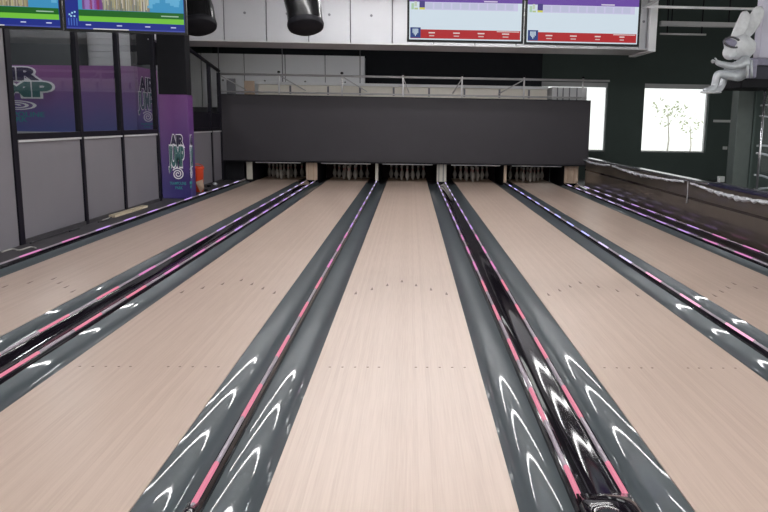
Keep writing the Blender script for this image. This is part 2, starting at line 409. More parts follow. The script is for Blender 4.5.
# banner: box wall with printed faces
Zb0, Zb1 = 1.26, 2.60
A = at(19, 65, Z=Zb1); B = at(134, 66, Z=Zb1)
Bp = Vector((B.x, B.y, 0)); Ap = Vector((A.x, A.y, 0)); d = (Bp-Ap).normalized(); Ap2 = Ap - d*2.2
nrm = Vector((d.y, -d.x, 0))
Cc = at(157, 70.5, Z=Zb1); Cp = Vector((Cc.x, Cc.y, 0))
t = thing('printed_banner', 'long purple and blue banner with AIR JUMP logo behind the left glass', 'banner', tuple(Bp))
def prism(bm, pts, z0, z1):
    lo = [bm.verts.new((q.x, q.y, z0)) for q in pts]; hi = [bm.verts.new((q.x, q.y, z1)) for q in pts]; n = len(pts)
    bm.faces.new(lo); bm.faces.new(hi)
    for k in range(n): bm.faces.new((lo[k], lo[(k+1) % n], hi[(k+1) % n], hi[k]))
bm = bmesh.new(); prism(bm, [Ap2, Bp, Cp, Cp-nrm*.35-d*.4, Ap2-nrm*.35], Zb0, Zb1); obj('banner_face', bm, M_banner, t)
bm = bmesh.new(); prism(bm, [Ap2+nrm*.03, Bp+nrm*.03, Cp+nrm*.03, Cp-nrm*.3-d*.4, Ap2-nrm*.3], Zb0-.07, Zb0-.002); obj('bottom_trim', bm, M_white, t)
bm = bmesh.new(); prism(bm, [Ap2, Bp, Cp, Cp-nrm*.35-d*.4, Ap2-nrm*.35], -.10, Zb0-.072); obj('banner_plinth', bm, M_shut, t)

def text_mesh(name, txt, size, m, parent, origin, u, v, n, off=0.0, lift=.004, sy=1.0, sx=1.0, shear=0, thick=.003, spacing=1.0):
    cu = bpy.data.curves.new('tmp_font', 'FONT'); cu.body = txt; cu.size = size; cu.offset = off; cu.extrude = thick/2
    cu.align_x = 'CENTER'; cu.align_y = 'CENTER'; cu.shear = shear; cu.space_character = spacing; cu.resolution_u = 4
    to = bpy.data.objects.new('tmp_font', cu); COL.objects.link(to)
    bpy.context.view_layer.update()
    me = bpy.data.meshes.new_from_object(to.evaluated_get(bpy.context.evaluated_depsgraph_get()))
    bpy.data.objects.remove(to)
    for vt in me.vertices:
        x, y, z = vt.co.x*sx, vt.co.y*sy, vt.co.z
        vt.co = origin + u*x + v*y + n*(z+lift)
    me.name = name; me.materials.clear(); me.materials.append(m)
    o = bpy.data.objects.new(name, me); COL.objects.link(o)
    if parent: attach(o, parent)
    return o
def spiral(name, m, parent, origin, u, v, n, r, sy=.6, turns=2.3, w=.02, lift=.006):
    bm = bmesh.new(); prev = None; N_ = 60
    for k in range(N_+1):
        th = 2*PI*turns*k/N_; rr = r*(.12+.88*k/N_)
        c = Vector((math.cos(th), math.sin(th)))
        ring = []
        for q in (rr-w/2, rr+w/2):
            for l in (lift, lift+.003):
                ring.append(bm.verts.new(origin + u*c.x*q + v*c.y*q*sy + n*l))
        if prev:
            for i0, i1 in ((0, 1), (1, 3), (3, 2), (2, 0)): bm.faces.new((prev[i0], prev[i1], ring[i1], ring[i0]))
        prev = ring
    return obj(name, bm, m, parent)
def logo(parent, u, v, n, rows, lw, th=.004):
    """rows: list of (origin, width, height) for AIR, JUMP, swirl, TRAMPOLINE, PARK"""
    for k, (txt, dark) in enumerate((('AIR', M_prd), ('JUMP', M_prg))):
        O, w_, h_ = rows[k]; base = {'AIR': 1.62, 'JUMP': 2.62}[txt]
        for name, mm, off, l in (('logo_outline', M_prw, lw, .004+.010*k), ('logo_letters', dark, lw*.42, .009+.010*k)):
            sx_, sy_ = w_/base, h_/.72
            text_mesh(name, txt, 1.0, mm, parent, O, u, v, n, off, l, sy_, sx_)
    O, w_, h_ = rows[2]
    spiral('logo_swirl', M_prw, parent, O, u, v, n, w_/2, h_/w_, 2.4, w_*.085)
    for k, txt in ((3, 'TRAMPOLINE'), (4, 'PARK')):
        O, w_, h_ = rows[k]; text_mesh('logo_text', txt, 1.0, M_teal, parent, O, u, v, n, .01, .004, h_/.72, w_/({'TRAMPOLINE': 6.1, 'PARK': 2.6}[txt]))
upv = Vector((0, 0, 1))
def onb(px, py, P0=Ap, N_=nrm):
    v_ = fw + RT*((px-PPX)/F) - UP*((py-256)/F); o_ = Vector((0, 0, CH))
    return o_ + v_*((P0-o_).dot(N_)/v_.dot(N_))
def brow(cx, cy, w_, h_, P0=Ap, N_=nrm):
    return (onb(cx, cy, P0, N_), (onb(cx+w_/2, cy, P0, N_)-onb(cx-w_/2, cy, P0, N_)).length, (onb(cx, cy-h_/2, P0, N_)-onb(cx, cy+h_/2, P0, N_)).length)
logo(t, d, upv, nrm, [brow(11, 74.5, 54, 12), brow(9, 90, 98, 14), brow(17, 105.5, 42, 10), brow(16, 114.5, 58, 5), brow(16, 119.5, 24, 5)], .125)
d2 = (Cp-Bp).normalized(); n2 = Vector((d2.y, -d2.x, 0)); L2 = (Cp-Bp).length
P2_ = Vector((Bp.x, Bp.y, 0))
logo(t, d2, upv, n2, [brow(146, 86, 14, 14, P2_, n2), brow(145, 102, 16, 16, P2_, n2), brow(147.5, 117, 11, 11, P2_, n2), brow(147, 124, 13, 2, P2_, n2), brow(147, 127, 7, 2, P2_, n2)], .07)
# speaker above the banner corner
p0 = at(133, 64, Y=18.6); p1 = at(153, 33, Y=18.6)
t = thing('hanging_speaker', 'black box speaker hanging behind the glass, left of the black pillar top', 'speaker', ((p0.x+p1.x)/2, 18.7, p0.z))
bx('speaker_body', (p0.x, p1.x, 18.6, 18.9, p0.z, p1.z), M_blk, t, .02)
bx('mounting_rod', ((p0.x+p1.x)/2-.02, (p0.x+p1.x)/2+.02, 18.73, 18.77, p1.z, 6.0), M_frame, t)

# pillar
YP = 15.35
p0 = at(159, 120, Y=YP); p1 = at(188.3, 120, Y=YP)
xa, xb = p0.x, p1.x; YP2 = YP+.36
t = thing('printed_pillar', 'square pillar wrapped in purple AIR JUMP print below a black upper half', 'pillar', ((xa+xb)/2, (YP+YP2)/2, .004))
bx('printed_wrap', (xa, xb, YP, YP2, .004, 2.03), M_wrap, t, .01)
bx('black_upper', (xa+.012, xb-.012, YP+.012, YP2-.012, 2.03, 6.0), M_blk, t, .01)
X_ = Vector((1, 0, 0))
PF = Vector((xa, YP, 0)); NF = Vector((0, -1, 0))
logo(t, X_, upv, NF, [brow(177, 141.5, 13, 11, PF, NF), brow(177, 157.5, 17, 19, PF, NF), brow(178, 174, 12, 12, PF, NF), brow(178, 183.5, 17, 3, PF, NF), brow(179, 188, 8, 3, PF, NF)], .11)
PS = Vector((xb, YP, 0)); NS = Vector((1, 0, 0))
logo(t, Vector((0, 1, 0)), upv, NS, [brow(190.8, 141.5, 2.4, 11, PS, NS), brow(190.8, 157.5, 3.2, 19, PS, NS), brow(190.8, 173, 2.4, 12, PS, NS), brow(190.8, 183, 2.6, 3, PS, NS), brow(190.8, 187, 1.5, 3, PS, NS)], .07)

# items on the left ledge
p = at(197, 177, Y=17.3)
t = thing('orange_crate', 'small orange plastic tub on the ledge beside the printed pillar', 'tub', (p.x, 17.3, .004))
bm = bmesh.new(); c0 = at(199, 178, Y=17.6)
lathe(bm, [(.10, .0), (.11, .02), (.13, .50), (.145, .53), (.13, .55), (.12, .50), (.10, .03), (.01, .03)], (-4.60, 16.85, .005), 14); obj('tub_body', bm, M_orange, t)
bm = bmesh.new(); tube(bm, [(-4.60+.14*math.cos(q*PI/8), 16.85, .50+.11*math.sin(q*PI/8)) for q in range(9)], .008, 6); obj('tub_handle', bm, M_orange, t)
bm = bmesh.new()
cq = [at(px, py, Y=16.45+dy_) for px, py, dy_ in ((195.5, 182, .1), (202.5, 179.5, .1), (208.2, 188.5, -.05), (200.5, 192.8, -.05))]
vs = []
for q in cq:
    q.x = min(q.x, -4.36); q.z = max(q.z, .006)
    for dy_ in (0, .03): vs.append(bm.verts.new((q.x, q.y+dy_, q.z)))
for f in ((0,2,4,6),(7,5,3,1),(0,1,3,2),(2,3,5,4),(4,5,7,6),(6,7,1,0)): bm.faces.new([vs[k] for k in f])
o = obj('cardboard_sheet', bm, M_card); tag(o, 'tan cardboard piece leaning in front of the orange tub', 'cardboard')
for (px, py, s_) in ((208, 186, .05), (213, 184, .06), (206, 190, .04)):
    q = at(px, py, Z=.03); bm = bmesh.new(); ellip(bm, (max(q.x, PX+.12), q.y, .004+s_*.55), (s_, s_*1.2, s_*.6), n=8)
    for v in bm.verts: v.co += Vector((random.uniform(-1, 1), random.uniform(-1, 1), random.uniform(-.3, .3)))*.008
    tag(obj('crumpled_rag', bm, M_blk if s_ < .06 else M_film), {.05: 'small black crumpled rag just right of the cardboard piece', .06: 'small pale crumpled rag farthest along the ledge', .04: 'tiny black crumpled rag at the foot of the cardboard piece'}[s_], 'rag')
# plank and cables
A1 = at(112, 216, Z=.03); B1 = at(145, 206, Z=.03); 
dd = Vector((B1.x-A1.x, B1.y-A1.y, 0)); nn = Vector((-dd.y, dd.x, 0)).normalized()*.05
bm = bmesh.new(); q = [A1-nn, B1-nn, B1+nn, A1+nn]
prism(bm, [Vector((v.x, v.y, 0)) for v in q], .006, .045)
tag(obj('wooden_plank', bm, M_plank), 'raw pale wooden plank lying on the dark ledge left of the pillar', 'plank')
def cable(pts, m_, label, r=.008):
    bm = bmesh.new(); out = []
    for k in range(len(pts)-1):
        for s_ in range(5):
            u = s_/5; p0, p1, p2, p3 = pts[max(k-1, 0)], pts[k], pts[k+1], pts[min(k+2, len(pts)-1)]
            out.append(.5*((2*p1)+(-p0+p2)*u+(2*p0-5*p1+4*p2-p3)*u*u+(-p0+3*p1-3*p2+p3)*u**3))
    out.append(pts[-1]); tube(bm, out, r, 6); tag(obj('loose_cable', bm, m_), label, 'cable')
def zp(px, py, z=.014): 
    q = at(px, py, Z=z); q.x = min(max(q.x, PX+.07), -4.37); return q
cable([zp(95, 214), zp(104, 217), zp(109, 219), zp(104, 221), zp(98, 222)], M_cable, 'dark loose cable curled beside the raw wooden plank')
cable([zp(93, 219), zp(101, 215), zp(108, 217), zp(103, 220), zp(97, 219), zp(110, 214)], M_cablew, 'pale loose cable coil at the near end of the wooden plank', .006)
cable([zp(30, 243), zp(45, 238), zp(58, 231), zp(70, 231), zp(80, 228)], M_cable, 'dark cable arching along the ledge between the first two black posts', .01)
cable([zp(2, 252), zp(12, 249), zp(20, 250), zp(30, 247), zp(36, 248)], M_cablew, 'pale cable bits lying at the foot of the nearest black post', .009)

# ------------------------------------------------------------------ pinsetter front
ML, MR = -4.87, 4.67
t = thing('masking_unit', 'long dark charcoal masking panel hanging over the pin openings of all five lanes', 'masking panel', (-.1, 20.0, .53))
bx('mask_panel', (ML, MR, 20.0, 20.06, .535, 2.18), M_mask, t, .006)
bx('top_edge', (ML, MR, 19.99, 20.10, 2.182, 2.20), M_blk, t)
bx('bottom_edge', (ML, MR, 19.995, 20.09, .50, .533), M_blk, t)
bx('side_return', (ML, ML+.06, 20.07, 22.4, .004, 2.18), M_blk, t)
bx('end_panel', (ML+.07, -4.33, 20.30, 20.36, .006, .50), M_blk, t)
# kickbacks between the lanes
K = [(-4.268, -4.12, M_pale, 'pale upright kickback board left of the leftmost pin opening'),
     (-2.72, -2.43, M_wood, 'wide tan kickback board between first and second pin openings from left'),
     (-.905, -.83, M_pale, 'thin pale kickback board left of the middle pin opening'),
     (.715, .97, M_pale, 'wide streaky pale kickback board right of the middle pin opening'),
     (2.495, 2.57, M_wood, 'thin tan kickback board left of the rightmost pin opening'),
     (4.12, 4.49, M_wood, 'wide tan and cream kickback board at the right end by the low wall')]
for a, b, m_, l in K:
    t = thing('kickback_board', l, 'kickback board', ((a+b)/2, 20.3, -.09))
    bx('front_board', (a, b, 20.28, 20.33, -.005 if False else .03, .495), m_, t, .004)
    if b-a > .2:
        w_ = (b-a)
        bx('board_strip', (a+w_*.18, a+w_*.26, 20.268, 20.279, .035, .49), M_seam if m_ is M_pale else M_card, t)
        bx('board_strip', (a+w_*.62, a+w_*.72, 20.268, 20.279, .035, .49), M_seam if m_ is M_pale else M_card, t)
    bx('side_plate', (a, b, 20.34, 22.4, -.09, .9), M_blk, t)
edgesx = [(-4.12, -2.72), (-2.43, -.905), (-.83, .715), (.97, 2.495), (2.57, 4.12)]
ON = ['leftmost', 'second from left', 'middle', 'second from right', 'rightmost']
for i, (a, b) in enumerate(edgesx):
    bx_ = bx('opening_light_bar', (a+.12, b-.12, 20.12, 20.16, .468, .497), M_wbr)
    tag(bx_, 'thin pale bar along the top of the %s pin opening' % ON[i], 'bar', 'bars over the pin openings')
    o = bx('pit_curtain', (a+.01, b-.01, 22.45, 22.50, -.09, .88), M_pit)
    tag(o, 'dark cushion curtain behind the pins of the %s lane' % ON[i], 'curtain', 'pit curtains behind the pins')
# pins
prof = [(.0258, 0), (.0286, .006), (.0340, .030), (.0455, .070), (.0560, .095), (.0600, .115), (.0605, .130), (.0560, .160), (.0420, .200), (.0300, .235), (.0235, .262), (.0228, .275), (.0250, .300), (.0300, .325), (.0322, .345), (.0300, .365), (.0200, .377), (.006, .381)]
def make_pin(x, y, label, group):
    t = thing('bowling_pin', label, 'bowling pin', (x, y, -.004), group)
    bm = bmesh.new(); lathe(bm, prof, (x, y, -.004), 20); pb = obj('pin_body', bm, M_pin, t)
    for z in (.252, .286):
        bm = bmesh.new(); r = .0245 if z < .27 else .0238
        lathe(bm, [(r+.0006, z), (r+.0010, z+.010)], (x, y, -.004), 20); obj('neck_stripe', bm, M_red, t)
    return t
rows = [(0, 0), (1, -.5), (1, .5), (2, -1), (2, 0), (2, 1), (3, -1.5), (3, -.5), (3, .5), (3, 1.5)]
pos = ['head pin at the front', 'second row left pin', 'second row right pin', 'third row left pin', 'third row centre pin', 'third row right pin', 'back row leftmost pin', 'back row left of centre pin', 'back row right of centre pin', 'back row rightmost pin']
proto = None
for i, (xa, xb) in enumerate(LANES):
    c = (xa+xb)/2
    for k, (r, s_) in enumerate(rows):
        x, y = c + s_*.3048, 21.05 + r*.264
        lab = 'white bowling pin, %s of the %s lane' % (pos[k], ['leftmost', 'second', 'middle', 'fourth', 'rightmost'][i])
        grp = 'pins standing at the lane ends'
        if proto is None: proto = make_pin(x, y, lab, grp); continue
        o = proto.copy(); COL.objects.link(o); o.location = (x, y, -.004); o['label'] = lab
        for ch in list(proto.children):
            q = ch.copy(); COL.objects.link(q); q.parent = o
            for g in list(ch.children):
                h_ = g.copy(); COL.objects.link(h_); h_.parent = q

# machine covers and catwalk above the mask
o = thing('pinsetter_cover', 'long cream cover box running behind the catwalk railing above the dark mask', 'machine cover', (0, 21.2, 2.2))
zA = 2.60
bx('cover_box', (-4.05, 3.70, 21.0, 22.4, 1.9, 2.50), M_beige, o, .01)
bx('cover_lid', (-4.10, 3.72, 20.96, 22.44, 2.503, 2.575), M_wbr, o, .01)
for x in (-3.2, -2.2, -1.35, -.45, .5, 1.45, 2.4, 3.2):
    bx('cover_bracket', (x-.025, x+.025, 20.975, 20.998, 2.26, 2.48), M_seam, o)
o = thing('end_cover', 'pale ribbed end box of the machines beside the narrow bright window', 'machine cover', (4.2, 20.9, 1.9))
bx('end_box', (3.76, 4.69, 20.60, 22.2, 1.9, 2.55), M_white2, o, .01)
for x in (3.90, 4.05, 4.22, 4.42): bx('rib', (x-.015, x+.015, 20.575, 20.598, 2.0, 2.54), M_seam, o)
o = bx('corner_panel', (-4.40, -4.14, 20.9, 21.0, 1.9, 2.58), M_wood); tag(o, 'small brown upright panel at the left end of the cream machine cover', 'panel')
o = bx('corner_panel', (-4.79, -4.58, 20.6, 20.7, 1.9, 2.62), M_seam); tag(o, 'small grey upright panel at the far left corner of the catwalk', 'panel')
o = thing('catwalk_railing', 'grey metal railing with angled braces along the top of the dark mask', 'railing', (0, 20.2, 2.2))
bm = bmesh.new(); tube(bm, [(-4.86, 20.2, 2.71), (5.18, 20.2, 2.71)], .028, 8); obj('top_rail', bm, M_metal, o)
bm = bmesh.new(); tube(bm, [(-4.86, 20.2, 2.27), (4.60, 20.2, 2.27)], .02, 8); obj('toe_rail', bm, M_metal, o)
pxs = [at(px, 85, Y=20.2).x for px in (218, 279, 342, 403, 462, 524, 583)]
for k, x in enumerate(pxs):
    rp_ = bx('railing_post', (x-.02, x+.02, 20.18, 20.22, 2.21, 2.76), M_metal, o, .004)
    bm = bmesh.new(); lathe(bm, [(.035, 0), (.04, .03), (.02, .05)], (x, 20.2, 2.76), 8); obj('post_cap', bm, M_blk, rp_)
for k, x in enumerate(pxs[:-1]):
    s_ = -1 if k == 5 else 1
    if k == 4: s_ = -.35
    if k == 3: s_ = .25
    bm = bmesh.new(); tube(bm, [(x+.04*s_, 20.2, 2.68), (x+.62*s_, 20.6, 2.34)], .014, 6); obj('angled_brace', bm, M_metal, o)

# white panel bulkheads
o = thing('white_bulkhead', 'big white panelled bulkhead across the top of the hall behind the screens', 'bulkhead', (.3, 18.5, 3.3))
seam = [-5.9] + [-5.15 + .945*k for k in range(0, 12)]
seam = [x for x in seam if x < 5.3] + [5.42]
for a, b in zip(seam, seam[1:]):
    bp_ = bx('bulkhead_panel', (a+.012, b-.012, 18.0, 18.05, 3.33, 5.5), M_white, o, .006)
    bm = bmesh.new(); tube(bm, [((a+b)/2, 17.985, 3.93), ((a+b)/2, 18.0, 3.93)], .03, 10); obj('panel_bolt', bm, M_seam, bp_)
bx('backing_box', (-5.9, 5.42, 18.06, 19.4, 3.36, 5.5), M_seam, o)
bx('bottom_lip', (-5.9, 5.45, 17.97, 19.42, 3.30, 3.328), M_white2, o)
bx('end_panel', (5.45, 5.62, 17.9, 19.5, 3.26, 5.5), M_wbr, o, .006)
o = thing('lower_white_bulkhead', 'lower white panelled box behind the left half of the catwalk railing', 'bulkhead', (-4, 22.4, 2.2))
xs_ = [at(px, 60, Y=22.0).x for px in (150, 196, 240, 282, 323, 364)]
for a, b in zip(xs_, xs_[1:]):
    bp_ = bx('bulkhead_panel', (a+.012, b-.012, 22.5, 22.55, 1.9, 3.40), M_wbr, o, .006)
    bm = bmesh.new(); tube(bm, [((a+b)/2, 22.485, 2.66), ((a+b)/2, 22.5, 2.66)], .03, 10); obj('panel_bolt', bm, M_seam, bp_)
bx('backing_box', (xs_[0], xs_[-1]-.02, 22.56, 23.2, -.10, 3.38), M_seam, o)
# thin hanger rods in the black gap
for px in (218, 282, 360):
    x = at(px, 47, Y=21.0).x; bm = bmesh.new(); tube(bm, [(x, 21.0, 2.55), (x, 21.0, 6.0)], .012, 6)
    tag(obj('hanger_rod', bm, M_seam), {218: 'thin grey hanger rod behind the bulkhead, nearest the left wall', 282: 'thin grey hanger rod behind the bulkhead, second from the left wall', 360: 'thin grey hanger rod at the right end of the lower white box'}[px], 'rod')

# ducts
def duct(px, lab):
    c0 = at(px[0], 3, Y=15.5); c1 = at(px[1], 25.5, Y=15.3)
    t = thing('black_duct', lab, 'duct', (c1.x, 15.3, c1.z))
    bm = bmesh.new(); r = px[2]
    pts = [Vector((c0.x-.25, 15.45, 5.995)), Vector((c0.x-.18, 15.45, 4.9)), Vector((c0.x-.04, 15.42, c1.z+.65)), Vector((c0.x*.4+c1.x*.6, 15.36, c1.z+.3)), Vector((c1.x, 15.25, c1.z))]
    tube(bm, pts, r, 28); obj('duct_pipe', bm, M_duct, t, sharp=True)
    dn = (pts[-1]-pts[-2]).normalized(); e_ = pts[-1]
    bm = bmesh.new(); tube(bm, [e_-dn*.05, e_, e_+dn*.05, e_+dn*.09], [r*1.02, r*1.045, r*1.0, r*.80], 28); obj('end_collar', bm, M_blk, t, sharp=True)
duct((302, 306, .335), 'glossy black round duct end hanging before the middle of the white bulkhead')
duct((193, 199, .335), 'glossy black round duct end hanging just right of the left screens')

# ------------------------------------------------------------------ screens
def monitor(label, BL, BR, n_content, group):
    u = (BR-BL).normalized(); w = (BR-BL).length; h = w*.575; v = Vector((0, 0, 1)); n = Vector((u.y, -u.x, 0)).normalized()
    t = thing('wall_screen', label, 'screen', tuple(BL + u*w/2), group)
    def slab(name, x0, x1, y0, y1, d0, d1, m_, par=t):
        bm = bmesh.new(); vs = [bm.verts.new(BL + u*x + v*y + n*dd_) for dd_ in (d0, d1) for x, y in ((x0, y0), (x1, y0), (x1, y1), (x0, y1))]
        for f in ((0,1,2,3),(7,6,5,4),(0,4,5,1),(1,5,6,2),(2,6,7,3),(3,7,4,0)): bm.faces.new([vs[q] for q in f])
        return obj(name, bm, m_, par)
    slab('casing', 0, w, 0, h, -.05, 0, M_bezel)
    bz = .022
    # screen face: rectangles with their own picture colours, one mesh
    rects = n_content(w-2*bz, h-2*bz)
    bm = bmesh.new(); ms = []
    for (x0, y0, x1, y1, col, s_, lv) in rects:
        mm = emit('screen_%d_%d_%d' % tuple(int(255*c) for c in col), col, s_)
        if mm not in ms: ms.append(mm)
        f = bm.faces.new([bm.verts.new(BL + u*(bz+a_) + v*(bz+b_) + n*(.0008+.0006*lv)) for a_, b_ in ((x0, y0), (x1, y0), (x1, y1), (x0, y1))])
        f.material_index = ms.index(mm)
    me = bpy.data.meshes.new('screen_picture'); bm.to_mesh(me); bm.free()
    for mm in ms: me.materials.append(mm)
    o = bpy.data.objects.new('screen_picture', me); COL.objects.link(o); attach(o, t)
    for x in (.3, .7):
        c = BL + u*(w*x) - n*.08; bm = bmesh.new(); tube(bm, [c+v*(h*.9), Vector((c.x, c.y, 6.0))], .015, 8); obj('hanging_pole', bm, M_frame, t)
    return t
def score_screen(seed):
    def g(w, h):
        R = random.Random(seed); out = [(0, 0, w, h, (.62, .72, .80), .95, 0)]
        out.append((.01, .012, w-.01, .10, (.45, .013, .02), .85, 1))
        out.append((.01, .016, .115, .118, (.02, .05, .22), .8, 2))
        for k in range(5):   # fan of white pins
            c = .062+(k-2)*.012; out.append((c-.004, .035+abs(k-2)*.014, c+.004, .105, (.62, .75, .85), .85, 3))
        for a in (.20, .42, .64, .86):
            L_ = .045+R.random()*.03
            out.append((w*a-L_/2, .062, w*a+L_/2, .074, (.85, .7, .7), .8, 3)); out.append((w*a-L_*.4, .034, w*a+L_*.4, .044, (.8, .6, .6), .7, 3))
        out.append((w*.78, .086, w*.98, .094, (.85, .7, .7), .8, 3))
        yb = .292
        out.append((0, yb+.075, w, h, (.14, .06, .36), .9, 1))
        out.append((.13, yb, w-.04, yb+.075, (.60, .58, .80), .9, 1))
        for k in range(10):
            x = .16+(w-.23)*k/10; out.append((x, yb+.008, x+(w-.23)/10*.82, yb+.066, (.52, .54, .72), .9, 2))
        out.append((.10, yb+.018, .155, yb+.085, (.06, .04, .22), .9, 3)); out.append((.10, yb, .155, yb+.02, (.62, .62, .10), .9, 3))
        out.append((.02, yb, .045, yb+.06, (.40, .60, .40), .9, 3)); out.append((.05, yb+.03, .075, yb+.08, (.55, .62, .50), .9, 3)); out.append((.05, yb+.0, .085, yb+.016, (.45, .55, .25), .9, 3))
        out.append((w*.66, yb+.082, w*.78, yb+.094, (.75, .7, .85), .8, 3))
        return out
    return g
def game_screen(seed, side):
    def g(w, h):
        R = random.Random(seed); x0 = .12 if side else 0
        out = [(0, 0, w, h, (.006, .02, .24), .9, 0)]
        out.append((0, .0, w, .012, (.05, .07, .35), 1, 1))
        out.append((x0, .075, w-.006, .125, (.16, .52, .04), .95, 1))
        out.append((x0, .125, w-.006, .185, (.004, .12, .008), .9, 1))
        out.append((x0, .185, w-.006, h, (.04, .27, .50), .95, 1))
        n_ = 60
        for k in range(n_):     # crowd of pale streaks
            a = .30+.40*k/n_ if side else .38+.35*k/n_
            c = R.choice([(.42, .38, .20), (.60, .55, .42), (.25, .22, .14), (.5, .44, .36)])
            b_ = .188+R.random()*.18; out.append((w*a, max(.188, b_-.04), w*(a+.005+R.random()*.006), b_+.08+R.random()*.1, c, .9, 2+(k % 3)))
            if k % 2: out.append((w*a, .188, w*(a+.012), .46, R.choice([(.30, .26, .15), (.40, .36, .26), (.18, .16, .10), (.22, .18, .14)]), .9, 2))
        for k in range(8):
            a = (.14+.16*k/8); out.append((w*a, .19, w*(a+.03), .30+R.random()*.1, R.choice([(.16, .05, .22), (.22, .06, .30), (.25, .02, .08), (.30, .18, .48)]), .9, 3))
        for k in range(12):
            a = .70+.3*R.random(); out.append((w*a*.97, .20+.2*R.random(), w*a*.97+.05, .25+.25*R.random(), (.12, .42, .66), .9, 2))
        for a in (.16, .42, .66, .88):
            out.append((w*a, .036, w*a+.05, .047, (.55, .60, .85), .9, 3))
        out.append((w*.80, .145, w*.95, .156, (.35, .55, .40), .9, 3)); out.append((w*.22, .0, w*.52, .009, (.75, .72, .70), .9, 3))
        if side:
            for (cx, cy) in ((.035, .135), (.06, .15), (.08, .12), (.085, .16), (.05, .12)):
                out.append((cx-.008, cy-.008, cx+.008, cy+.008, (.35, .65, .85), .9, 3))
            for k in range(4): out.append((.02+.025*k, .03, .028+.025*k, .10, (.06, .16, .55), .9, 2))
        return out
    return g
def P8(x, y, z=None): return at(x, y, Y=8.0)
for args in (('leftmost hanging screen, partly cut off, showing green and blue game picture', at(-60, 25.5, Z=2.43), at(63, 30.0, Z=2.43), game_screen(2, 0)),
             ('left hanging screen with blue side column and game picture, next to the black pillar', at(64.5, 30.5, Z=2.42), at(187.3, 34.8, Z=2.42), game_screen(3, 1)),
             ('white score screen with a red bottom bar, left of the pair on the bulkhead', at(407, 41.5, Y=8), at(523, 43.6, Y=8), score_screen(5)),
             ('white score screen with a red bottom bar, right of the pair on the bulkhead', at(524.3, 44.2, Y=8), at(638.8, 46.6, Y=8), score_screen(6))):
    monitor(args[0], args[1], args[2], args[3], 'hanging screens')

# ------------------------------------------------------------------ low wall on the right
XW = 4.60
wr = bpy.data.objects.new('wall_low_right', None); COL.objects.link(wr); wr.location = (XW, 10, -.1); wr['kind'] = 'structure'
bx('wall_panel', (XW, XW+.12, 0.5, 19.96, -.1, .69), M_wallR, wr)
bx('reflection_band', (XW-.004, XW, 0.5, 20.0, .40, .44), M_cap, wr)  # dark strip stands in for the band reflected in the glossy panel
bx('cap_rail', (XW-.02, XW+.14, 11.6, 19.97, .692, .73), M_steel, wr, .006)
bx('cap_rail', (XW-.02, XW+.14, 0.5, 11.6, .692, .73), M_navy, wr, .006)
bx('cap_edge', (XW+.10, XW+.15, 0.5, 11.6, .732, .745), M_steel, wr)
# crumpled film along the rail
R = random.Random(8)
def film(y0, y1, label, amp):
    bm = bmesh.new(); prev = None; n = int((y1-y0)/.06)
    for k in range(n+1):
        y = y0+(y1-y0)*k/n; s = math.sin(PI*k/n)
        z = .695 - amp*s - R.random()*.012; w = .022+R.random()*.03*s
        ring = [bm.verts.new((XW-.024-R.random()*.025, y, z)), bm.verts.new((XW-.035-R.random()*.03, y, z-w)), bm.verts.new((XW-.022-R.random()*.01, y, z-w*1.6)), bm.verts.new((XW-.021, y, z-w*.7))]
        if prev:
            for q in range(4): bm.faces.new((prev[q], prev[(q+1) % 4], ring[(q+1) % 4], ring[q]))
        else: bm.faces.new(ring)
        prev = ring
    bm.faces.new(prev)
    tag(obj('film_scrap', bm, M_film), label, 'plastic film')
film(17.4, 20.0, 'crumpled clear film hanging from the low wall rail nearest the dark mask', .02)
film(12.6, 17.2, 'long crumpled clear film strip hanging midway along the low wall rail', .04)
film(9.0, 12.3, 'crumpled clear film strip hanging along the near navy part of the low wall rail', .05)
bm = bmesh.new(); tube(bm, [(XW-.015, 12.45, .68), (XW-.02, 12.42, .5), (XW-.016, 12.44, .33)], [.006, .004, .012], 6)
tag(obj('tape_tail', bm, M_film), 'thin pale strand of tape hanging down the brown face of the low wall', 'tape')

# ------------------------------------------------------------------ right side beyond the wall
YC = 14.0
def pr(px, Y=YC): return at(px, 120, Y=Y).x
t = thing('grey_green_column', 'grey green column standing behind the low wall below the white figure', 'column', ((pr(736)+pr(753))/2, YC+.2, -.1))
bx('column_shaft', (pr(737), pr(753), YC, YC+.3, -.1, 2.62), M_col, t, .01)
bx('column_edge', (pr(753)+.002, pr(755.5), YC-.02, YC+.3, -.1, 2.62), M_wallg, t)
t = thing('glass_display_case', 'tall dark glazed display case with a bright metal corner post and hoops inside', 'display case', (pr(766), YC, -.1))
xa = pr(762.6, YC-.25); xb = xa+1.5
bm = bmesh.new(); tube(bm, [(xa, YC-.25, -.1), (xa, YC-.25, 2.45)], .024, 8); obj('corner_post', bm, M_steel, t)
bx('case_back', (xa, xb, YC+.5, YC+.55, -.1, 2.45), M_wallg, t)
bx('case_glass', (xa+.03, xb, YC-.255, YC-.248, -.05, 2.43), M_glass, t)
bx('case_top', (xa, xb, YC-.22, YC+.49, 2.45, 2.50), M_blk, t)
R = random.Random(3)
for z in (1.93, 1.70, 1.18, 1.02, .62, .42):
    bm = bmesh.new(); q0 = R.random()*.1
    tube(bm, [(xa+.05+s_*.14, YC+.0, z + .10*math.sin(s_*.5+q0*20) - .02*s_) for s_ in range(9)], .016 if z > 1.5 else .022, 6); obj('white_hoop', bm, M_film, t)
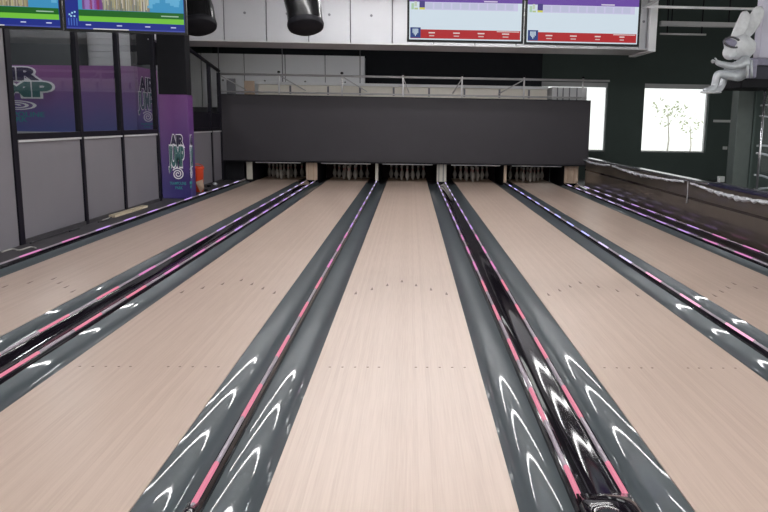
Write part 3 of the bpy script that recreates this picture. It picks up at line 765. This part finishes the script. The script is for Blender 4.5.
# overhead shelf with cabinet
ys = 12.6
t = thing('overhead_shelf', 'dark overhead shelf with a white cabinet on it at the right edge', 'shelf', (at(750, 79, Y=ys).x, ys, 2.2))
s0 = at(736, 79.5, Y=ys); zs = s0.z
c0 = at(758.5, 56, Y=ys-.2)
bx('shelf_board', (s0.x, s0.x+2.2, ys-.25, ys+.9, zs-.14, zs), M_blk, t, .01)
bx('shelf_back', (s0.x+.30, s0.x+2.2, ys+.15, ys+.85, zs+.002, c0.z-.13), mat('shelf_back_violet', (.035, .035, .06), .5, noise=.2), t)
bx('cabinet_ledge', (at(752, 60, Y=ys+.1).x, s0.x+2.2, ys+.05, ys+.14, c0.z-.125, c0.z-.01), M_fgrey, t, .01)
bx('white_cabinet', (c0.x+.13, s0.x+2.2, ys+.06, ys+.30, c0.z-.005, 4.6), mat('cabinet_lilac_white', (.56, .55, .66), .5, noise=.04), t, .01)
bx('shelf_hanger', (s0.x+1.2, s0.x+1.3, ys+.3, ys+.4, 4.61, 6.0), M_frame, t)


# seated long-eared silver figure
fy = ys-.42
def fp(px, py, dy=0): 
    q = at(px, py, Y=fy+dy); return q
def skin(name, chains, m_, parent, sub=2):
    bm = bmesh.new(); sk = bm.verts.layers.skin.verify(); cache = {}
    root = True
    for ch in chains:
        prev = None
        for key, p, r in ch:
            if key in cache: v = cache[key]
            else:
                v = bm.verts.new(p); cache[key] = v; v[sk].radius = (r, r) if not isinstance(r, tuple) else r
                if root: v[sk].use_root = True; root = False
            if prev: bm.edges.new((prev, v))
            prev = v
    me = bpy.data.meshes.new(name); bm.to_mesh(me); bm.free(); me.materials.append(m_)
    o = bpy.data.objects.new(name, me); COL.objects.link(o); attach(o, parent)
    s_ = o.modifiers.new('skin', 'SKIN'); s_.use_smooth_shade = True
    ss = o.modifiers.new('sub', 'SUBSURF'); ss.levels = sub; ss.render_levels = sub
    return o
pelvis = fp(742, 75, .22)
t = thing('rabbit_astronaut_figure', 'silver white figure with long rabbit ears seated on the shelf edge, arm held out', 'figure', (pelvis.x, pelvis.y, zs))
px1 = 1/60.
def ch(*a): return list(a)
PEL = ('pel', pelvis, .135); WAI = ('wai', fp(744, 69, .22), .14); CHE = ('che', fp(745, 62, .22), .15); NEC = ('nec', fp(743, 57, .22), .07)
chains = [
 [PEL, WAI, CHE, NEC],
 # camera-side leg
 [PEL, ('h1', fp(737, 76, .10), .095), ('k1', fp(717, 73.5, .05), .070), ('a1', fp(714.5, 86, .08), .055), ('t0', fp(712, 89.5, .06), .062), ('t1', fp(703, 91, .02), .048)],
 # far leg
 [PEL, ('h2', fp(741, 76, .34), .095), ('k2', fp(726, 73.5, .34), .070), ('a2', fp(722, 86, .34), .055), ('t2', fp(719, 90, .32), .062), ('t3', fp(711, 91, .28), .048)],
 # camera-side arm held out
 [CHE, ('s1', fp(746, 61, .04), .085), ('e1', fp(733, 67, -.06), .065), ('w1', fp(719, 63.5, -.08), .045), ('p1', fp(715, 61.5, -.08), .040)],
 # far arm resting by the knee
 [CHE, ('s2', fp(743, 61, .42), .085), ('e2', fp(734, 69, .46), .062), ('w2', fp(727, 70, .42), .045), ('p2', fp(724, 70.5, .40), .042)],
]
skin('figure_body', chains, M_silver, t)
# fingers on the raised hand
for k, (dx, dy, L_) in enumerate(((-3.2, -1.9, 1), (-4.2, -1.0, 1.05), (-4.2, .1, 1), (-3.4, 1.2, .85))):
    skin('finger', [[('a', fp(715, 61.5, -.10+.02*k), .018), ('b', fp(715+dx*.6, 61.5+dy*.7, -.11+.025*k), .016), ('c', fp(715+dx, 61.5+dy*1.1+.3, -.11+.025*k), .011)]], M_silver, t, 1)
skin('thumb', [[('a', fp(717, 61.5, -.08), .018), ('b', fp(716, 59, -.10), .015), ('c', fp(714.5, 57.8, -.10), .011)]], M_silver, t, 1)
# soles
for q in ((707, 92.3, .04), (714, 92.2, .30)):
    bm = bmesh.new(); ellip(bm, fp(*q), (.13, .06, .022), n=12); obj('boot_sole', bm, M_figw, t)
hd = fp(738, 47, .22)
bm = bmesh.new(); ellip(bm, hd + Vector((.03, 0, .0)), (.245, .225, .20), Matrix.Rotation(.15, 3, 'Y'), 24)
for v in bm.verts:
    n_ = (v.co-hd); v.co += n_*(.05*math.sin(n_.x*28+n_.z*17)*math.sin(n_.z*31))
obj('hood_head', bm, M_figw, t)
bm = bmesh.new(); ellip(bm, fp(730.5, 52, .18), (.115, .15, .125), Matrix.Rotation(.3, 3, 'Y'), 18)
obj('face_muzzle', bm, M_figw, t)
# goggles: curved rim with lens
for nm, r1, mm in (('goggle_rim', .028, M_vis), ('goggle_lens', 0, M_fgrey)):
    bm = bmesh.new()
    if r1:
        c_ = fp(730.5, 43, .12); pts = []
        for k in range(25):
            a = 2*PI*k/24; off = Vector((math.cos(a)*.135, 0, math.sin(a)*.075)); off.rotate(Matrix.Rotation(.2, 3, 'Y'))
            pts.append(c_ + off + Vector((0, -.10+1.2*(off.x+.02)**2*1.5, 0)))
        tube(bm, pts, .017, 6, cap=False)
    else:
        ellip(bm, fp(730.5, 43, .08), (.125, .055, .068), Matrix.Rotation(.2, 3, 'Y'), 16)
    obj(nm, bm, mm, t)
def ear(b, tip, w, dep):
    bm = bmesh.new(); ax = (tip-b); L_ = ax.length; ax.normalize(); side = Vector((0, 1, 0)).cross(ax).normalized(); dp = ax.cross(side)
    n = 14; rings = []
    for j in range(15):
        s_ = j/14; ww = w*(.62+.38*math.sin(PI*min(1, s_*1.35)*.72))*(1 if s_ < .8 else math.sqrt(max(.02, 1-((s_-.8)/.2)**2)))
        c_ = b + ax*L_*s_ + side*(.02*math.sin(PI*s_))
        ring = []
        for k in range(n):
            a = 2*PI*k/n; x_ = math.cos(a)*ww; y_ = math.sin(a)*ww*.38
            if math.sin(a) < 0: y_ *= .35            # hollow front side
            ring.append(bm.verts.new(c_ + side*x_ + dp*y_))
        rings.append(ring)
    for A, B in zip(rings, rings[1:]):
        for k in range(n): f = bm.faces.new((A[k], A[(k+1) % n], B[(k+1) % n], B[k])); f.smooth = True
    bm.faces.new(rings[0]); bm.faces.new(rings[-1]); return obj('ear', bm, M_figw, t)
ear(fp(733.5, 40, .14), fp(747, 11, .10), .10, .04)
ear(fp(740.5, 40, .28), fp(761.5, 6.5, .24), .115, .04)
bm = bmesh.new(); box(bm, fp(745.5, 60, .2).x, fp(754.5, 60, .2).x, fy+.06, fy+.40, fp(750, 78.5, .2).z, fp(750, 58.5, .2).z)
obj('backpack', bm, M_fgrey, t, .03)
for q in (747.5, 751.5):
    bm = bmesh.new(); tube(bm, [fp(q, 78, -.0), fp(q, 60, -.0)], .022, 8); obj('pack_tube', bm, M_silver, t)

# wall fittings
def fit(px0, px1, py0, py1, name, label, cat, d=.04, m_=M_switch, Y=24.0):
    a = at(px0, py1, Y=Y); b = at(px1, py0, Y=Y)
    o = bx(name, (a.x, b.x, Y-d, Y-.001, a.z, b.z), m_, None, .004); return tag(o, label, cat)
fit(713, 731, 120, 122.2, 'wall_bar_light', 'short white horizontal bar light on the dark back wall below the figure', 'light bar', .06)
fit(722.5, 727, 146.5, 149.5, 'wall_switch', 'small white switch on the dark wall right of the wide window', 'switch')
a = at(722, 179, Y=20)
t = thing('white_wall_box', 'small white box behind the low wall, left of the grey green column', 'box', (at(722, 179, Y=16).x, 16, -.1))
q0 = at(719, 182, Y=16); q1 = at(725, 176.5, Y=16)
bx('box_body', (q0.x, q1.x, 16, 16.1, q0.z, q1.z), M_switch, t, .005)
bx('box_stand', ((q0.x+q1.x)/2-.02, (q0.x+q1.x)/2+.02, 16.03, 16.07, -.1, q0.z-.001), M_blk, t)

# ceiling beams and pipes at the right
for py0, py1, xa_, xb_, lab, m_ in ((6.8, 9.4, 645, 790, 'bright white ceiling pipe running right from the bulkhead above the ears', M_wbr),
                                  (22.2, 26.6, 660, 736, 'grey ceiling channel, second pipe down to the right of the bulkhead', M_lip),
                                  (33.3, 35.2, 660, 706, 'short thin grey pipe, lowest of the three right of the bulkhead', M_lip)):
    Yb = 17.0 if py0 < 10 else 19.5
    a = at(xa_, (py0+py1)/2, Y=Yb); b = at(xb_, (py0+py1)/2+(.2 if py0 < 10 else 0), Y=Yb); hh = (py1-py0)/2/764*Yb*1.02
    z = (a.z+b.z)/2
    t = thing('ceiling_pipe', lab, 'pipe', (a.x, Yb, z))
    if 20 < py0 < 30: bx('channel', (a.x, b.x, Yb-.08, Yb+.08, z-hh, z+hh), m_, t, .01)
    else:
        bm = bmesh.new(); tube(bm, [(a.x, Yb, z), (b.x, Yb, z)], hh, 10); obj('pipe_run', bm, m_, t)
    for f_ in (.15, .9):
        x = a.x+(b.x-a.x)*f_; bx('drop_rod', (x-.012, x+.012, Yb-.012, Yb+.012, z+hh*.9, 6.0), M_frame, t)
b_ = at(643, 8, Y=17.0); c_ = at(660, 0, Y=17.0)
bm = bmesh.new(); tube(bm, [(b_.x, 17, b_.z), (c_.x+.3, 17, c_.z+.22)], .035, 8); obj('diagonal_strut', bm, M_white, bpy.data.objects['ceiling_pipe'])

# ------------------------------------------------------------------ ceiling lamps (rows across the hall)
lamp_me = None
rowsY = [16.55 - 2.05*k for k in range(9)]
first = None
for ri, y in enumerate(rowsY):
    for xi, x in enumerate((.3,)):
        lab = 'long white tube lamp on the ceiling, row %s' % ('over the approach' if y < 3 else 'over the near lanes' if y < 12 else 'over the far lanes')
        if first is None:
            first = thing('ceiling_lamp', lab, 'ceiling lamp', (x, y, 4.3), 'ceiling tube lamps')
            bx('lamp_housing', (x-3.1, x+3.1, y-.06, y+.06, 4.3, 4.36), M_lamph, first)
            bx('lamp_diffuser', (x-3.07, x+3.07, y-.024, y+.024, 4.262, 4.298), M_lamp, first)
            bx('lamp_hanger', (x-.01, x+.01, y-.01, y+.01, 4.362, 6.0), M_frame, first)
        else:
            o = first.copy(); COL.objects.link(o); o.location = (x, y, 4.3); o['label'] = lab
            for c_ in list(first.children):
                q = c_.copy(); COL.objects.link(q); q.parent = o

t = thing('added_side_lamp', 'unseen tube lamp added to brighten the side room behind the glass', 'ceiling lamp', (-8, 16.2, 4.4))  # fill light, added out of view because the shutter came out too dark
bx('lamp_housing', (-9.3, -6.7, 16.14, 16.26, 4.4, 4.46), M_lamph, t)
bx('lamp_diffuser', (-9.27, -6.73, 16.155, 16.245, 4.362, 4.398), mat('fill_diffuser_bright', (.8, .8, .8), .4, emis=(1, .98, .97), es=85, noise=.01), t)
for x in (-9, -7): bx('lamp_hanger', (x-.01, x+.01, 16.19, 16.21, 4.462, 6.0), M_frame, t)
t = thing('added_machine_lamp', 'dim tube lamp added unseen behind the white bulkhead to brighten the machines', 'ceiling lamp', (0, 20.9, 4.3))  # added fill light, lifts the lower bulkhead and machine tops
bx('lamp_housing', (-3.9, 3.9, 20.84, 20.96, 4.3, 4.36), M_lamph, t)
bx('lamp_diffuser', (-3.87, 3.87, 20.86, 20.94, 4.262, 4.298), M_filld, t)
for x in (-3, 3): bx('lamp_hanger', (x-.01, x+.01, 20.89, 20.91, 4.362, 6.0), M_frame, t)

# ------------------------------------------------------------------ world
w = bpy.data.worlds.new('world'); S.world = w; w.use_nodes = True
nt = w.node_tree; bg = nt.nodes['Background']
sky = nt.nodes.new('ShaderNodeTexSky'); sky.sky_type = 'HOSEK_WILKIE'; sky.turbidity = 9; sky.ground_albedo = .6; sky.sun_direction = (.3, -.5, .8)
mx = nt.nodes.new('ShaderNodeMix'); mx.data_type = 'RGBA'; mx.inputs[0].default_value = .93
nt.links.new(sky.outputs[0], mx.inputs[6]); mx.inputs[7].default_value = (1.0, 1.0, .95, 1)
nt.links.new(mx.outputs[2], bg.inputs[0]); bg.inputs[1].default_value = 1.6

vs = S.view_settings
vs.view_transform = 'Standard'; vs.look = 'None'; vs.gamma = 1; vs.use_curve_mapping = False; vs.exposure = 0.0
